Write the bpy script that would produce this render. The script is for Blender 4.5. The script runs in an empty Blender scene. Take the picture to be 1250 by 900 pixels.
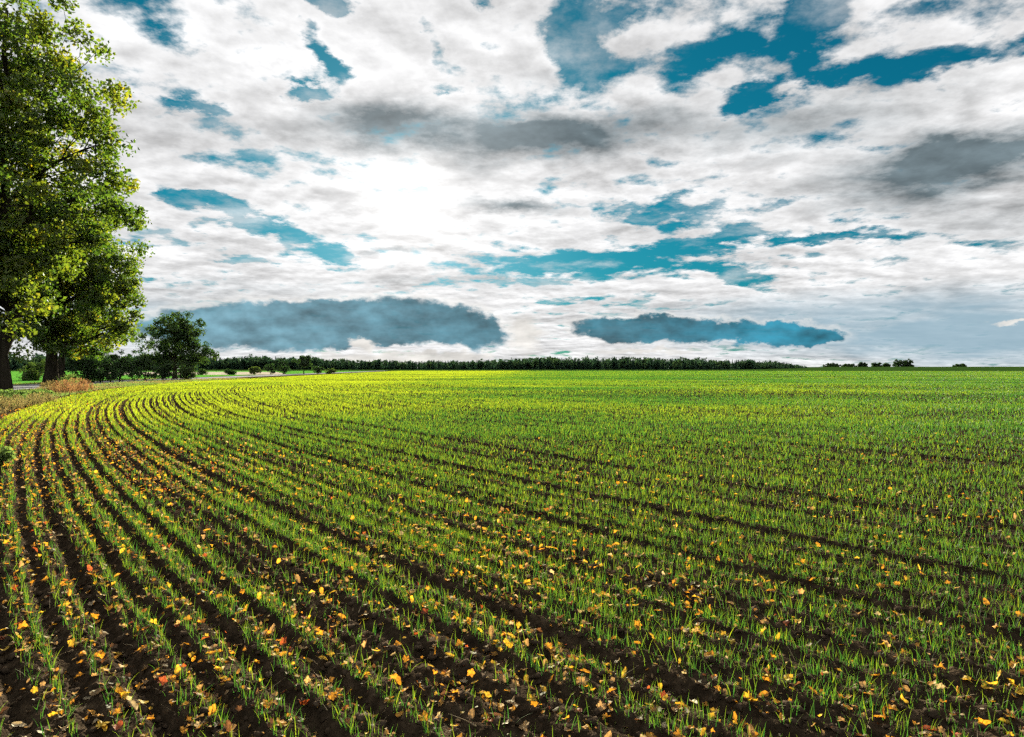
import bpy, bmesh, math, random
import numpy as np
from mathutils import Vector, Matrix
FPX = 829.0; CX = 625.0; HY = 449.0
scene = bpy.context.scene
R = math.radians

# ------------------------------------------------------------------ render / view
scene.view_settings.view_transform = 'Standard'
scene.view_settings.look = 'None'
scene.view_settings.gamma = 1.0
scene.view_settings.use_curve_mapping = False
scene.view_settings.exposure = 2.25
scene.render.engine = 'CYCLES'
scene.cycles.max_bounces = 8
scene.cycles.transparent_max_bounces = 8
scene.cycles.use_denoising = False
scene.cycles.use_adaptive_sampling = True
scene.cycles.adaptive_threshold = 0.02
scene.cycles.adaptive_min_samples = 12

# ------------------------------------------------------------------ camera
cam_data = bpy.data.cameras.new('camera')
cam_data.sensor_width = 36.0
cam_data.lens = FPX / 1250.0 * 36.0
cam_data.clip_start = 0.05
cam_data.clip_end = 20000.0
cam = bpy.data.objects.new('camera', cam_data)
scene.collection.objects.link(cam)
cam.location = (0, 0, 1.7)
cam.rotation_euler = (R(90), 0, 0)
scene.camera = cam

# ------------------------------------------------------------------ sun
SUN_AZ, SUN_EL = R(-8.0), R(13.5)
S = Vector((math.sin(SUN_AZ) * math.cos(SUN_EL), math.cos(SUN_AZ) * math.cos(SUN_EL), math.sin(SUN_EL)))
sun_data = bpy.data.lights.new('sun', 'SUN')
sun_data.energy = 5.0
sun_data.angle = R(0.5)
sun_data.color = (1.0, 0.92, 0.78)
sun = bpy.data.objects.new('sun', sun_data)
scene.collection.objects.link(sun)
sun.rotation_euler = S.to_track_quat('Z', 'Y').to_euler()
sun.location = (0, 0, 60)

# ------------------------------------------------------------------ sky
world = bpy.data.worlds.new('World')
scene.world = world
world.use_nodes = True
wt = world.node_tree
for n in list(wt.nodes):
    wt.nodes.remove(n)
LK = wt.links


def wire(sock, v):
    if isinstance(v, (int, float)):
        sock.default_value = v
    elif isinstance(v, (tuple, list)):
        sock.default_value = v if len(sock.default_value) == len(v) else tuple(v) + (1.0,)
    else:
        LK.new(v, sock)


def M(op, a, b=0.0, c=0.0, clamp=False):
    n = wt.nodes.new('ShaderNodeMath'); n.operation = op; n.use_clamp = clamp
    wire(n.inputs[0], a); wire(n.inputs[1], b); wire(n.inputs[2], c)
    return n.outputs[0]


def VM(op, a, b=(0, 0, 0), scale=None):
    n = wt.nodes.new('ShaderNodeVectorMath'); n.operation = op
    wire(n.inputs[0], a); wire(n.inputs[1], b)
    if scale is not None:
        wire(n.inputs['Scale'], scale)
    return n.outputs['Value'] if op in ('LENGTH', 'DOT_PRODUCT') else n.outputs['Vector']


def comb(x, y, z=0.0):
    n = wt.nodes.new('ShaderNodeCombineXYZ')
    wire(n.inputs[0], x); wire(n.inputs[1], y); wire(n.inputs[2], z)
    return n.outputs[0]


def sstep(v, lo, hi, a=0.0, b=1.0):
    n = wt.nodes.new('ShaderNodeMapRange'); n.interpolation_type = 'SMOOTHSTEP'
    wire(n.inputs[0], v); wire(n.inputs[1], lo); wire(n.inputs[2], hi); wire(n.inputs[3], a); wire(n.inputs[4], b)
    return n.outputs[0]


def noise(vec, scale, detail=8.0, rough=0.55, dist=0.0, lac=2.0, col=False):
    n = wt.nodes.new('ShaderNodeTexNoise'); n.noise_dimensions = '2D'
    wire(n.inputs['Vector'], vec)
    n.inputs['Scale'].default_value = scale; n.inputs['Detail'].default_value = detail
    n.inputs['Roughness'].default_value = rough; n.inputs['Distortion'].default_value = dist
    n.inputs['Lacunarity'].default_value = lac
    return n.outputs['Color'] if col else n.outputs[0]


def mixc(f, a, b):
    n = wt.nodes.new('ShaderNodeMix'); n.data_type = 'RGBA'
    wire(n.inputs[0], f); wire(n.inputs[6], a); wire(n.inputs[7], b)
    return n.outputs[2]


def azel(px, py):
    u = (px - CX) / FPX; v = (HY - py) / FPX
    az = math.atan(u)
    return az, math.atan(v * math.cos(az))


def blob(vec, px, py, rx, ry, rot=0.0, k=1.0, inner=0.0):
    """a soft elliptical region of the sky round a compass bearing and height"""
    az, el = azel(px, py)
    f = math.cos(az) ** 1.6 / FPX
    if abs(rot) < 6:
        n = wt.nodes.new('ShaderNodeVectorMath'); n.operation = 'MULTIPLY_ADD'
        LK.new(vec, n.inputs[0])
        n.inputs[1].default_value = (1 / (rx * f), 1 / (ry * f), 0)
        n.inputs[2].default_value = (-az / (rx * f), -el / (ry * f), 0)
        d = VM('LENGTH', n.outputs[0])
    else:
        mp = wt.nodes.new('ShaderNodeMapping'); mp.vector_type = 'TEXTURE'
        LK.new(vec, mp.inputs[0])
        mp.inputs['Location'].default_value = (az, el, 0)
        mp.inputs['Rotation'].default_value = (0, 0, R(rot))
        mp.inputs['Scale'].default_value = (rx * f, ry * f, 1)
        d = VM('LENGTH', mp.outputs[0])
    return sstep(d, 1.0, inner, 0.0, k)


def total(*v):
    o = v[0]
    for x in v[1:]:
        o = M('ADD', o, x)
    return o


tc = wt.nodes.new('ShaderNodeTexCoord')
dirv = VM('NORMALIZE', tc.outputs['Generated'])
sep = wt.nodes.new('ShaderNodeSeparateXYZ'); LK.new(dirv, sep.inputs[0])
dx, dy, dz = sep.outputs
az = M('ARCTAN2', dx, dy)
el = M('ARCSINE', dz)
# layer of cloud seen in perspective: position where the view ray crosses it
inv = M('DIVIDE', 1.0, M('ADD', M('MAXIMUM', dz, 0.0), 0.13))
q = VM('SCALE', comb(dx, dy, 0.0), scale=inv)
w_hi = noise(q, 3.4, 6.0, 0.64, col=True)
w_lo = noise(VM('ADD', q, (7.3, 2.1, 0.0)), 1.3, 2.0, 0.5, col=True)
elc = M('MAXIMUM', el, 0.0)
ampE = M('ADD', M('MULTIPLY', elc, 0.20), 0.010)
ampA = M('ADD', M('MULTIPLY', elc, 0.28), 0.045)
wv = VM('SUBTRACT', VM('ADD', VM('SCALE', w_hi, scale=0.85), VM('SCALE', w_lo, scale=0.65)), (0.75, 0.75, 0.75))
pos = VM('ADD', comb(az, el), VM('MULTIPLY', wv, comb(ampA, ampE)))
pos_s = VM('ADD', comb(az, el), VM('MULTIPLY', wv, VM('SCALE', comb(ampA, ampE), scale=0.55)))

GAPS = [  # where the blue shows through: px, py, rx, ry, rotation, strength
    (980, 62, 360, 100, 0, 0.60), (725, 45, 50, 85, 20, 1.3), (875, 75, 100, 34, -10, 0.9), (985, 15, 60, 44, 0, 0.9), (1040, 90, 150, 30, -6, 1.1),
    (1190, 66, 130, 36, 0, 1.15), (1200, 112, 90, 24, 10, 0.9), (920, 122, 110, 14, 10, 0.8), (790, 8, 90, 24, 0, 0.8),
    (240, 236, 90, 13, 0, 1.4), (325, 272, 95, 27, -16, 1.5), (400, 312, 50, 20, 0, 1.4), (300, 312, 90, 10, 0, 0.8), (250, 260, 200, 60, -10, 0.25),
    (362, 106, 70, 17, 12, 1.5), (398, 66, 44, 28, -50, 1.5), (230, 122, 60, 15, -5, 0.8), (190, 45, 80, 34, -25, 0.55),
    (425, 4, 60, 20, 0, 1.5), (625, 2, 50, 16, 0, 1.1), (545, 105, 50, 11, 0, 0.9), (172, 125, 40, 28, 0, 0.8), (553, 60, 26, 40, 10, 0.9), (300, 60, 200, 60, -30, 0.22),
    (808, 255, 125, 30, 0, 1.8), (690, 324, 185, 28, 4, 1.7), (840, 302, 160, 18, 6, 1.3), (905, 334, 80, 19, -12, 1.4), (780, 300, 240, 60, 0, 0.25),
    (1010, 290, 150, 12, 0, 1.5), (690, 368, 90, 8, 0, 0.8), (1010, 243, 90, 7, 0, 0.4),
]
gap = total(*[blob(pos, *g) for g in GAPS])
f1 = noise(q, 1.9, 7.0, 0.56, 0.1)
f2 = noise(VM('ADD', q, (3.1, 9.7, 4.0)), 6.0, 6.0, 0.60)
# the same field a step towards the sun: thin sunward edges glow, backs go grey
sunq = VM('ADD', q, (math.sin(SUN_AZ) * 0.07, math.cos(SUN_AZ) * 0.07, 0.02))
f1s = noise(sunq, 1.9, 7.0, 0.56, 0.1)
f2s = noise(VM('ADD', q, (3.1 + math.sin(SUN_AZ) * 0.022, 9.7 + math.cos(SUN_AZ) * 0.022, 4.0)), 6.0, 6.0, 0.60)
cover = total(0.66, M('MULTIPLY', M('SUBTRACT', f1, 0.5), 2.3), M('MULTIPLY', M('SUBTRACT', f2, 0.5), 2.9), M('MULTIPLY', gap, -0.90))
lo = wt.nodes.new('ShaderNodeSeparateColor'); LK.new(w_lo, lo.inputs[0])
hi = wt.nodes.new('ShaderNodeSeparateColor'); LK.new(w_hi, hi.inputs[0])
alpha = sstep(cover, -0.34, 0.46)
# thin high veil drifting across the gaps
thin = M('MULTIPLY', sstep(total(lo.outputs[1], M('MULTIPLY', M('SUBTRACT', hi.outputs[2], 0.5), 1.1)), 0.42, 0.84), 0.55)
alpha = M('MAXIMUM', alpha, thin)
relief = total(M('MULTIPLY', M('SUBTRACT', f1s, f1), 3.2), M('MULTIPLY', M('SUBTRACT', f2s, f2), 0.45))

GREYS = [
    (455, 150, 130, 46, 0, 0.95), (650, 168, 220, 42, 0, 0.85), (560, 165, 330, 56, 0, 0.30), (980, 155, 240, 48, 4, 0.5), (1110, 215, 180, 66, 3, 1.0), (1195, 185, 150, 56, -5, 0.85),
    (620, 250, 90, 14, -8, 0.9), (480, 310, 60, 8, 0, 0.7), (800, 165, 240, 50, 0, 0.25), (1230, 265, 180, 50, 0, 0.3),
    (560, 345, 220, 10, 0, 0.35), (300, 352, 260, 16, 0, 0.3), (840, 372, 160, 14, 0, 0.25), (720, 95, 140, 26, 0, 0.2), (250, 150, 220, 26, 0, 0.12),
]
grey = M('MULTIPLY', total(*[blob(pos, *g) for g in GREYS]), M('ADD', 0.45, M('MULTIPLY', f2, 1.1)))
thick = sstep(cover, 0.35, 1.25)
lum = total(0.445, M('MULTIPLY', sstep(lo.outputs[2], 0.44, 0.68), -0.08), M('MULTIPLY', relief, 0.24), M('MULTIPLY', M('SUBTRACT', f2, 0.5), 0.05), M('MULTIPLY', thick, -0.07), M('MULTIPLY', sstep(cover, 0.1, 0.45), 0.03))
lum = M('MAXIMUM', lum, 0.1)
cloud_col = mixc(M('MINIMUM', grey, 1.0), (0.985, 0.985, 0.99), (0.195, 0.255, 0.285))
cloud = VM('SCALE', cloud_col, scale=lum)

# clear sky
sky = wt.nodes.new('ShaderNodeTexSky'); sky.sky_type = 'NISHITA'; sky.sun_disc = False
sky.sun_elevation = SUN_EL; sky.sun_rotation = SUN_AZ
sky.air_density = 1.0; sky.dust_density = 0.4; sky.ozone_density = 2.0
hs = wt.nodes.new('ShaderNodeHueSaturation'); LK.new(sky.outputs[0], hs.inputs['Color'])
hs.inputs['Hue'].default_value = 0.475; hs.inputs['Saturation'].default_value = 1.25; hs.inputs['Value'].default_value = 1.0
clear = VM('MULTIPLY', hs.outputs[0], (0.0012, 0.0270, 0.0305))
clear = VM('MAXIMUM', clear, (0, 0, 0))
clear = VM('DIVIDE', VM('SCALE', clear, scale=1.1), VM('ADD', VM('MULTIPLY', clear, (0.0, 3.0, 1.6)), (1, 1, 1)))

col = mixc(alpha, clear, cloud)

# soft blue-grey veil low in the sky, strongest to the right
veil = total(blob(pos_s, 1080, 395, 420, 62, 0, 0.85, 0.2), blob(pos_s, 200, 395, 260, 50, 0, 0.55, 0.1), blob(pos_s, 1260, 425, 300, 60, 0, 0.6, 0.2))
veil = M('MINIMUM', M('MULTIPLY', veil, M('ADD', 0.35, M('MULTIPLY', f1, 1.1))), 0.9)
col = mixc(veil, col, (0.155, 0.235, 0.285))

# heavy slate banks near the horizon, with lumpy tops
qb = VM('ADD', comb(M('MULTIPLY', az, 9.0), M('MULTIPLY', el, 16.0), 0.0), (1.7, 0.4, 0.0))
wb = VM('SUBTRACT', noise(qb, 3.0, 5.0, 0.6, col=True), (0.5, 0.5, 0.5))
posb = VM('ADD', comb(az, el), VM('MULTIPLY', wb, (0.05, 0.028, 0)))
bank1 = total(blob(posb, 235, 402, 120, 34, 0, 0.62), blob(posb, 325, 398, 185, 46, 0, 1.1), blob(posb, 480, 392, 150, 46, 0, 1.2), blob(posb, 575, 402, 66, 36, -14, 1.1), blob(posb, 385, 396, 120, 46, 0, 0.9),
              blob(posb, 480, 440, 95, 24, 0, -1.4), blob(posb, 440, 418, 34, 14, 0, -0.6))
bank2 = total(blob(posb, 800, 388, 60, 10, 0, 0.5), blob(posb, 1000, 412, 60, 16, 0, 0.5), blob(posb, 745, 402, 66, 24, -8, 1.1), blob(posb, 850, 404, 140, 24, 0, 1.1), blob(posb, 965, 408, 90, 23, 0, 1.1))
a1 = M('MULTIPLY', sstep(bank1, 0.18, 0.56), 0.96)
a2 = M('MULTIPLY', sstep(bank2, 0.18, 0.54), 0.95)
rim = M('MULTIPLY', M('SUBTRACT', sstep(M('MAXIMUM', bank1, bank2), 0.02, 0.24), sstep(M('MAXIMUM', bank1, bank2), 0.3, 0.5)), sstep(el, R(1.2), R(3.5)))
nb0 = noise(qb, 1.7, 5.0, 0.55)
nb1 = noise(VM('ADD', qb, (0.03, 0.17, 0.0)), 1.7, 5.0, 0.55)
nb = total(nb0, M('MULTIPLY', M('SUBTRACT', nb0, nb1), 1.4))
b1c = VM('SCALE', mixc(sstep(az, R(-26), R(-2)), (0.088, 0.172, 0.212), (0.042, 0.112, 0.145)), scale=M('ADD', 0.58, M('MULTIPLY', nb, 0.88)))
b2c = VM('SCALE', mixc(sstep(az, R(6), R(24)), (0.022, 0.085, 0.115), (0.014, 0.125, 0.185)), scale=M('ADD', 0.52, M('MULTIPLY', nb, 1.0)))
col = mixc(M('MULTIPLY', rim, 0.45), col, (0.46, 0.45, 0.43))
col = mixc(a1, col, b1c)
col = mixc(a2, col, b2c)
# low bright cloud behind the banks
low = total(blob(posb, 470, 436, 190, 13, 0, 0.8), blob(posb, 445, 420, 36, 12, 0, 0.9), blob(posb, 640, 405, 44, 46, 0, 0.8), blob(posb, 790, 428, 190, 8, 0, 0.6), blob(posb, 560, 432, 80, 12, 0, 0.6), blob(posb, 1235, 392, 40, 8, 0, 0.7))
col = mixc(M('MULTIPLY', sstep(low, 0.2, 0.7), 0.85), col, VM('SCALE', (0.40, 0.385, 0.36), scale=M('ADD', 0.7, M('MULTIPLY', nb, 0.55))))

# the sun behind thin cloud
cosang = VM('DOT_PRODUCT', dirv, tuple(S))
ang = M('ARCCOSINE', M('MINIMUM', cosang, 1.0))
ang_w = M('ADD', ang, M('MULTIPLY', M('SUBTRACT', f1, 0.5), 0.10))
glow = total(sstep(ang_w, R(6.5), R(0.5), 0.0, 0.16), sstep(ang_w, R(18), R(1), 0.0, 0.07))
g_col = VM('SCALE', (1.0, 0.97, 0.93), scale=M('MULTIPLY', glow, M('SUBTRACT', 1.0, M('MULTIPLY', M('MAXIMUM', a1, a2), 0.95))))
col = VM('ADD', col, g_col)

bg = wt.nodes.new('ShaderNodeBackground')
LK.new(col, bg.inputs[0]); bg.inputs[1].default_value = 0.42
out = wt.nodes.new('ShaderNodeOutputWorld')
LK.new(bg.outputs[0], out.inputs[0])
world.cycles.sampling_method = 'MANUAL'
world.cycles.sample_map_resolution = 512

# ================================================================== helpers
rng = np.random.default_rng(7)
COL = scene.collection


def tag(o, label=None, cat=None, group=None, kind=None):
    if label: o['label'] = label
    if cat: o['category'] = cat
    if group: o['group'] = group
    if kind: o['kind'] = kind
    return o


def empty(name, loc):
    o = bpy.data.objects.new(name, None)
    COL.objects.link(o)
    o.location = loc
    o.empty_display_size = 0.3
    return o


def mesh_obj(name, V, F, mat, tint=None, colour=None, parent=None, smooth=False):
    """one mesh object from an (n,3) vertex array and a list of face-index arrays"""
    me = bpy.data.meshes.new(name)
    V = np.asarray(V, dtype=np.float32)
    if not isinstance(F, list):
        F = [F]
    F = [np.asarray(f, dtype=np.int32) for f in F if len(f)]
    loops = np.concatenate([f.ravel() for f in F])
    sizes = np.concatenate([np.full(len(f), f.shape[1], dtype=np.int32) for f in F])
    starts = np.concatenate([[0], np.cumsum(sizes)[:-1]]).astype(np.int32)
    me.vertices.add(len(V)); me.vertices.foreach_set('co', V.ravel())
    me.loops.add(len(loops)); me.loops.foreach_set('vertex_index', loops)
    me.polygons.add(len(sizes)); me.polygons.foreach_set('loop_start', starts)
    try:
        me.polygons.foreach_set('loop_total', sizes)
    except Exception:
        pass
    if smooth:
        me.polygons.foreach_set('use_smooth', np.ones(len(sizes), dtype=bool))
    if tint is not None:
        a = me.attributes.new('tint', 'FLOAT', 'POINT')
        a.data.foreach_set('value', np.asarray(tint, dtype=np.float32))
    if colour is not None:
        a = me.attributes.new('hue', 'FLOAT_COLOR', 'POINT')
        c = np.ones((len(V), 4), dtype=np.float32); c[:, :3] = colour
        a.data.foreach_set('color', c.ravel())
    me.update(calc_edges=True)
    me.validate()
    me.materials.append(mat)
    o = bpy.data.objects.new(name, me)
    COL.objects.link(o)
    if parent is not None:
        o.parent = parent
    return o


def _hash(ix, iy, seed):
    h = (ix.astype(np.int64) * 374761393 + iy.astype(np.int64) * 668265263 + seed * 974634777) & 0xffffffff
    h = ((h ^ (h >> 13)) * 1274126177) & 0xffffffff
    return ((h ^ (h >> 16)) & 0xffff) / 65535.0


def vnoise(x, y, s, seed=0):
    """smooth value noise 0..1 with cells of size s"""
    x = np.asarray(x, dtype=np.float64) / s; y = np.asarray(y, dtype=np.float64) / s
    ix = np.floor(x); iy = np.floor(y)
    fx = x - ix; fy = y - iy
    fx = fx * fx * (3 - 2 * fx); fy = fy * fy * (3 - 2 * fy)
    a = _hash(ix, iy, seed); b = _hash(ix + 1, iy, seed); c = _hash(ix, iy + 1, seed); d = _hash(ix + 1, iy + 1, seed)
    return (a * (1 - fx) + b * fx) * (1 - fy) + (c * (1 - fx) + d * fx) * fy


def smooth(v, lo, hi):
    t = np.clip((v - lo) / (hi - lo), 0, 1)
    return t * t * (3 - 2 * t)


def at(px, D):
    """ground position at a bearing and a depth"""
    return ((px - CX) / FPX * D, D)


# ------------------------------------------------------------------ materials
def new_mat(name):
    m = bpy.data.materials.new(name); m.use_nodes = True
    nt = m.node_tree
    for n in list(nt.nodes): nt.nodes.remove(n)
    out = nt.nodes.new('ShaderNodeOutputMaterial')
    return m, nt, out


def ramp_node(nt, stops):
    r = nt.nodes.new('ShaderNodeValToRGB')
    e = r.color_ramp.elements
    while len(e) < len(stops): e.new(0.5)
    for i, (p, c) in enumerate(stops):
        e[i].position = p; e[i].color = (*c, 1)
    return r


def foliage_mat(name, stops=None, trans=0.5, tcol=(1.5, 1.5, 0.6), gloss=0.06, rough=0.45, source='tint'):
    """thin leaf: reflects on the lit side, lets light through to the other"""
    m, nt, out = new_mat(name)
    if source == 'tint':
        at_ = nt.nodes.new('ShaderNodeAttribute'); at_.attribute_name = 'tint'
        rp = ramp_node(nt, stops); nt.links.new(at_.outputs['Fac'], rp.inputs[0]); c = rp.outputs[0]
    elif source == 'hue':
        at_ = nt.nodes.new('ShaderNodeAttribute'); at_.attribute_name = 'hue'; c = at_.outputs['Color']
    else:
        oi = nt.nodes.new('ShaderNodeObjectInfo'); c = oi.outputs['Color']
    if source in ('hue', 'object'):
        # dry blotches and veins
        tcn = nt.nodes.new('ShaderNodeTexCoord')
        nz = nt.nodes.new('ShaderNodeTexNoise'); nz.inputs['Scale'].default_value = 60.0; nz.inputs['Detail'].default_value = 5
        geo = nt.nodes.new('ShaderNodeNewGeometry')
        nt.links.new(geo.outputs['Position'], nz.inputs['Vector'])
        mr = nt.nodes.new('ShaderNodeMapRange'); nt.links.new(nz.outputs[0], mr.inputs[0])
        mr.inputs[1].default_value = 0.35; mr.inputs[2].default_value = 0.7; mr.inputs[3].default_value = 1.15; mr.inputs[4].default_value = 0.45
        vm = nt.nodes.new('ShaderNodeVectorMath'); vm.operation = 'SCALE'
        nt.links.new(c, vm.inputs[0]); nt.links.new(mr.outputs[0], vm.inputs['Scale'])
        c = vm.outputs[0]
    df = nt.nodes.new('ShaderNodeBsdfDiffuse'); nt.links.new(c, df.inputs[0])
    mul = nt.nodes.new('ShaderNodeVectorMath'); mul.operation = 'MULTIPLY'
    nt.links.new(c, mul.inputs[0]); mul.inputs[1].default_value = tcol
    tl = nt.nodes.new('ShaderNodeBsdfTranslucent'); nt.links.new(mul.outputs[0], tl.inputs[0])
    mx = nt.nodes.new('ShaderNodeMixShader'); mx.inputs[0].default_value = trans
    nt.links.new(df.outputs[0], mx.inputs[1]); nt.links.new(tl.outputs[0], mx.inputs[2])
    gl = nt.nodes.new('ShaderNodeBsdfGlossy'); gl.inputs['Roughness'].default_value = rough + 0.2; gl.inputs['Color'].default_value = (0.45, 0.5, 0.4, 1)
    m2 = nt.nodes.new('ShaderNodeMixShader'); m2.inputs[0].default_value = gloss
    nt.links.new(mx.outputs[0], m2.inputs[1]); nt.links.new(gl.outputs[0], m2.inputs[2])
    nt.links.new(m2.outputs[0], out.inputs[0])
    return m


def rough_mat(name, stops, scale=3.0, detail=8.0, bump=0.5, bscale=20.0, bdist=0.02, rough=0.95, spec=0.0, stretch=(1, 1, 1)):
    m, nt, out = new_mat(name)
    geo = nt.nodes.new('ShaderNodeTexCoord')
    mp = nt.nodes.new('ShaderNodeMapping'); nt.links.new(geo.outputs['Object'], mp.inputs[0]); mp.inputs['Scale'].default_value = stretch
    nz = nt.nodes.new('ShaderNodeTexNoise'); nz.inputs['Scale'].default_value = scale; nz.inputs['Detail'].default_value = detail
    nz.inputs['Roughness'].default_value = 0.65
    nt.links.new(mp.outputs[0], nz.inputs['Vector'])
    rp = ramp_node(nt, stops); nt.links.new(nz.outputs[0], rp.inputs[0])
    b = nt.nodes.new('ShaderNodeBsdfPrincipled'); nt.links.new(rp.outputs[0], b.inputs['Base Color'])
    b.inputs['Roughness'].default_value = rough; b.inputs['Specular IOR Level'].default_value = spec
    if bump:
        n2 = nt.nodes.new('ShaderNodeTexNoise'); n2.inputs['Scale'].default_value = bscale; n2.inputs['Detail'].default_value = 6
        nt.links.new(mp.outputs[0], n2.inputs['Vector'])
        bp = nt.nodes.new('ShaderNodeBump'); bp.inputs['Strength'].default_value = bump; bp.inputs['Distance'].default_value = bdist
        nt.links.new(n2.outputs[0], bp.inputs['Height']); nt.links.new(bp.outputs[0], b.inputs['Normal'])
    nt.links.new(b.outputs[0], out.inputs[0])
    return m


M_SOIL = rough_mat('soil', [(0.30, (0.012, 0.009, 0.006)), (0.50, (0.030, 0.022, 0.014)), (0.64, (0.055, 0.040, 0.025)), (0.78, (0.12, 0.09, 0.055))], scale=11.0, bump=1.0, bscale=48.0, bdist=0.022)
M_CLOD = rough_mat('clod', [(0.30, (0.022, 0.016, 0.011)), (0.55, (0.050, 0.037, 0.025)), (0.75, (0.10, 0.075, 0.05))], scale=30.0, bump=0.6, bscale=90.0, bdist=0.006)
M_VERGE = rough_mat('verge_soil', [(0.3, (0.0300, 0.0270, 0.0108)), (0.55, (0.0540, 0.0420, 0.0180)), (0.75, (0.0780, 0.0510, 0.0210))], scale=1.5, bump=0.8, bscale=12, bdist=0.05)
M_ROAD = rough_mat('asphalt', [(0.35, (0.20, 0.20, 0.205)), (0.65, (0.30, 0.30, 0.305))], scale=6.0, bump=0.3, bscale=120, bdist=0.004, rough=0.7)
M_PAINT = rough_mat('road_paint', [(0.35, (0.55, 0.55, 0.53)), (0.7, (0.75, 0.75, 0.72))], scale=8.0, bump=0.0)
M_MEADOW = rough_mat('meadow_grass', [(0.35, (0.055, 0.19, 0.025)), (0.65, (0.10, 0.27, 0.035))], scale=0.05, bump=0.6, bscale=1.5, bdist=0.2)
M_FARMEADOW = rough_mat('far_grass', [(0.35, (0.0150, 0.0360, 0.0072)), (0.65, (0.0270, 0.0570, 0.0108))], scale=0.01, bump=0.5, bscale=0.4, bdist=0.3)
M_STUBBLE = rough_mat('stubble', [(0.35, (0.2880, 0.2480, 0.1840)), (0.65, (0.3840, 0.3440, 0.2720))], scale=0.15, bump=0.5, bscale=3, bdist=0.1)
M_BARK = rough_mat('bark', [(0.3, (0.010, 0.009, 0.007)), (0.55, (0.030, 0.026, 0.020)), (0.8, (0.075, 0.066, 0.050))], scale=3.5, bump=1.0, bscale=7.0, bdist=0.10, stretch=(1, 1, 0.15))
M_STEM = rough_mat('dry_stem', [(0.3, (0.10, 0.06, 0.03)), (0.7, (0.22, 0.14, 0.07))], scale=4.0, bump=0.0)
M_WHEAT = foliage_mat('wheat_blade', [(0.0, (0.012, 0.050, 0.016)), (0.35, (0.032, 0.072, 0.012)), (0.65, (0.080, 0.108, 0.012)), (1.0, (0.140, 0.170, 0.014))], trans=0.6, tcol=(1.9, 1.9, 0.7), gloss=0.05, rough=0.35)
M_LEAF = foliage_mat('tree_leaf', [(0.0, (0.0171, 0.0456, 0.0114)), (0.4, (0.0427, 0.0808, 0.0133)), (0.72, (0.1045, 0.1283, 0.0152)), (0.9, (0.2090, 0.1805, 0.0190)), (1.0, (0.3040, 0.1900, 0.0190))], trans=0.5, tcol=(1.7, 1.7, 0.6), gloss=0.08, rough=0.35)
M_DARKLEAF = foliage_mat('dark_leaf', [(0.0, (0.011, 0.030, 0.011)), (0.5, (0.026, 0.056, 0.015)), (1.0, (0.055, 0.085, 0.018))], trans=0.42, tcol=(1.4, 1.4, 0.7), gloss=0.06, rough=0.4)
M_CONIFER = foliage_mat('conifer', [(0.0, (0.012, 0.032, 0.022)), (0.6, (0.024, 0.056, 0.032)), (1.0, (0.042, 0.078, 0.030))], trans=0.3, tcol=(1.2, 1.2, 0.9), gloss=0.02)
M_WEED = foliage_mat('weed_leaf', [(0.0, (0.05, 0.11, 0.025)), (0.33, (0.13, 0.18, 0.05)), (0.34, (0.095, 0.082, 0.035)), (0.66, (0.19, 0.145, 0.065)), (0.67, (0.125, 0.062, 0.034)), (1.0, (0.23, 0.12, 0.06))], trans=0.5, tcol=(1.35, 1.35, 0.9), gloss=0.04)
M_FALLEN = foliage_mat('fallen_leaf', None, trans=0.42, tcol=(1.15, 1.0, 0.6), gloss=0.05, rough=0.4, source='object')
M_FALLENS = foliage_mat('scattered_leaf', None, trans=0.5, tcol=(1.15, 1.0, 0.6), gloss=0.05, rough=0.4, source='hue')
M_STRAW = rough_mat('straw', [(0.3, (0.25, 0.19, 0.10)), (0.7, (0.48, 0.40, 0.26))], scale=20.0, bump=0.0)

# ================================================================== the lie of the land
RC = np.array([132.7, 113.4])       # the drilled rows are arcs round this point
REDGE = 175.15                      # radius of the field's edge
ROW = 0.138
TH_END = R(186.0)                   # beyond this the edge runs straight
DIRE = np.array([math.sin(TH_END), -math.cos(TH_END)])


def radius(x, y):
    return np.hypot(x - RC[0], y - RC[1])


def offset(x, y):
    """distance beyond the field's edge (negative inside the field)"""
    r = radius(x, y) - REDGE
    p = RC + REDGE * np.array([math.cos(TH_END), math.sin(TH_END)])
    nrm = np.array([-DIRE[1], DIRE[0]])
    s = (x - p[0]) * nrm[0] + (y - p[1]) * nrm[1]
    along = (x - p[0]) * DIRE[0] + (y - p[1]) * DIRE[1]
    return np.where(along > 0, s, r)


def path(off, n_arc=60, far=900.0, start=R(232)):
    th = np.linspace(start, TH_END, n_arc)
    r = REDGE + off
    P = np.stack([RC[0] + r * np.cos(th), RC[1] + r * np.sin(th)], 1)
    ext = P[-1] + DIRE[None, :] * np.array([40, 90, 160, 250, 400, far])[:, None]
    return np.concatenate([P, ext])


TRAMS = [(169.40, 0.15, 1.0), (171.60, 0.13, 0.95), (167.0, 0.09, 0.5), (164.6, 0.10, 0.6), (173.75, 0.10, 0.5), (160.4, 0.12, 0.7), (158.2, 0.12, 0.7)]
TRAMS += [(c, 0.095, min(1.0, k + 0.2)) for c, k in ((172.55, 0.55), (170.45, 0.6), (168.1, 0.7), (165.9, 0.8), (163.2, 0.7), (162.1, 0.8), (159.3, 0.6), (156.7, 0.8), (154.9, 0.9), (152.6, 0.8), (150.3, 0.9), (147.0, 0.9), (144.2, 0.8))]


def tram(r):
    t = np.zeros_like(r)
    for c, w, k in TRAMS:
        t = np.maximum(t, k * np.exp(-((r - c) / w) ** 2))
    return t


def rowphase(x, y):
    r = radius(x, y) + 0.05 * (vnoise(x, y, 1.1, 3) - 0.5)
    return (REDGE - 0.09 - r) / ROW


def pairdist(x, y):
    """0 on the crest of a pair of rows, 1 in the furrow"""
    return np.abs(np.mod(rowphase(x, y) + 0.5, 2.0) - 1.0)


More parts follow.
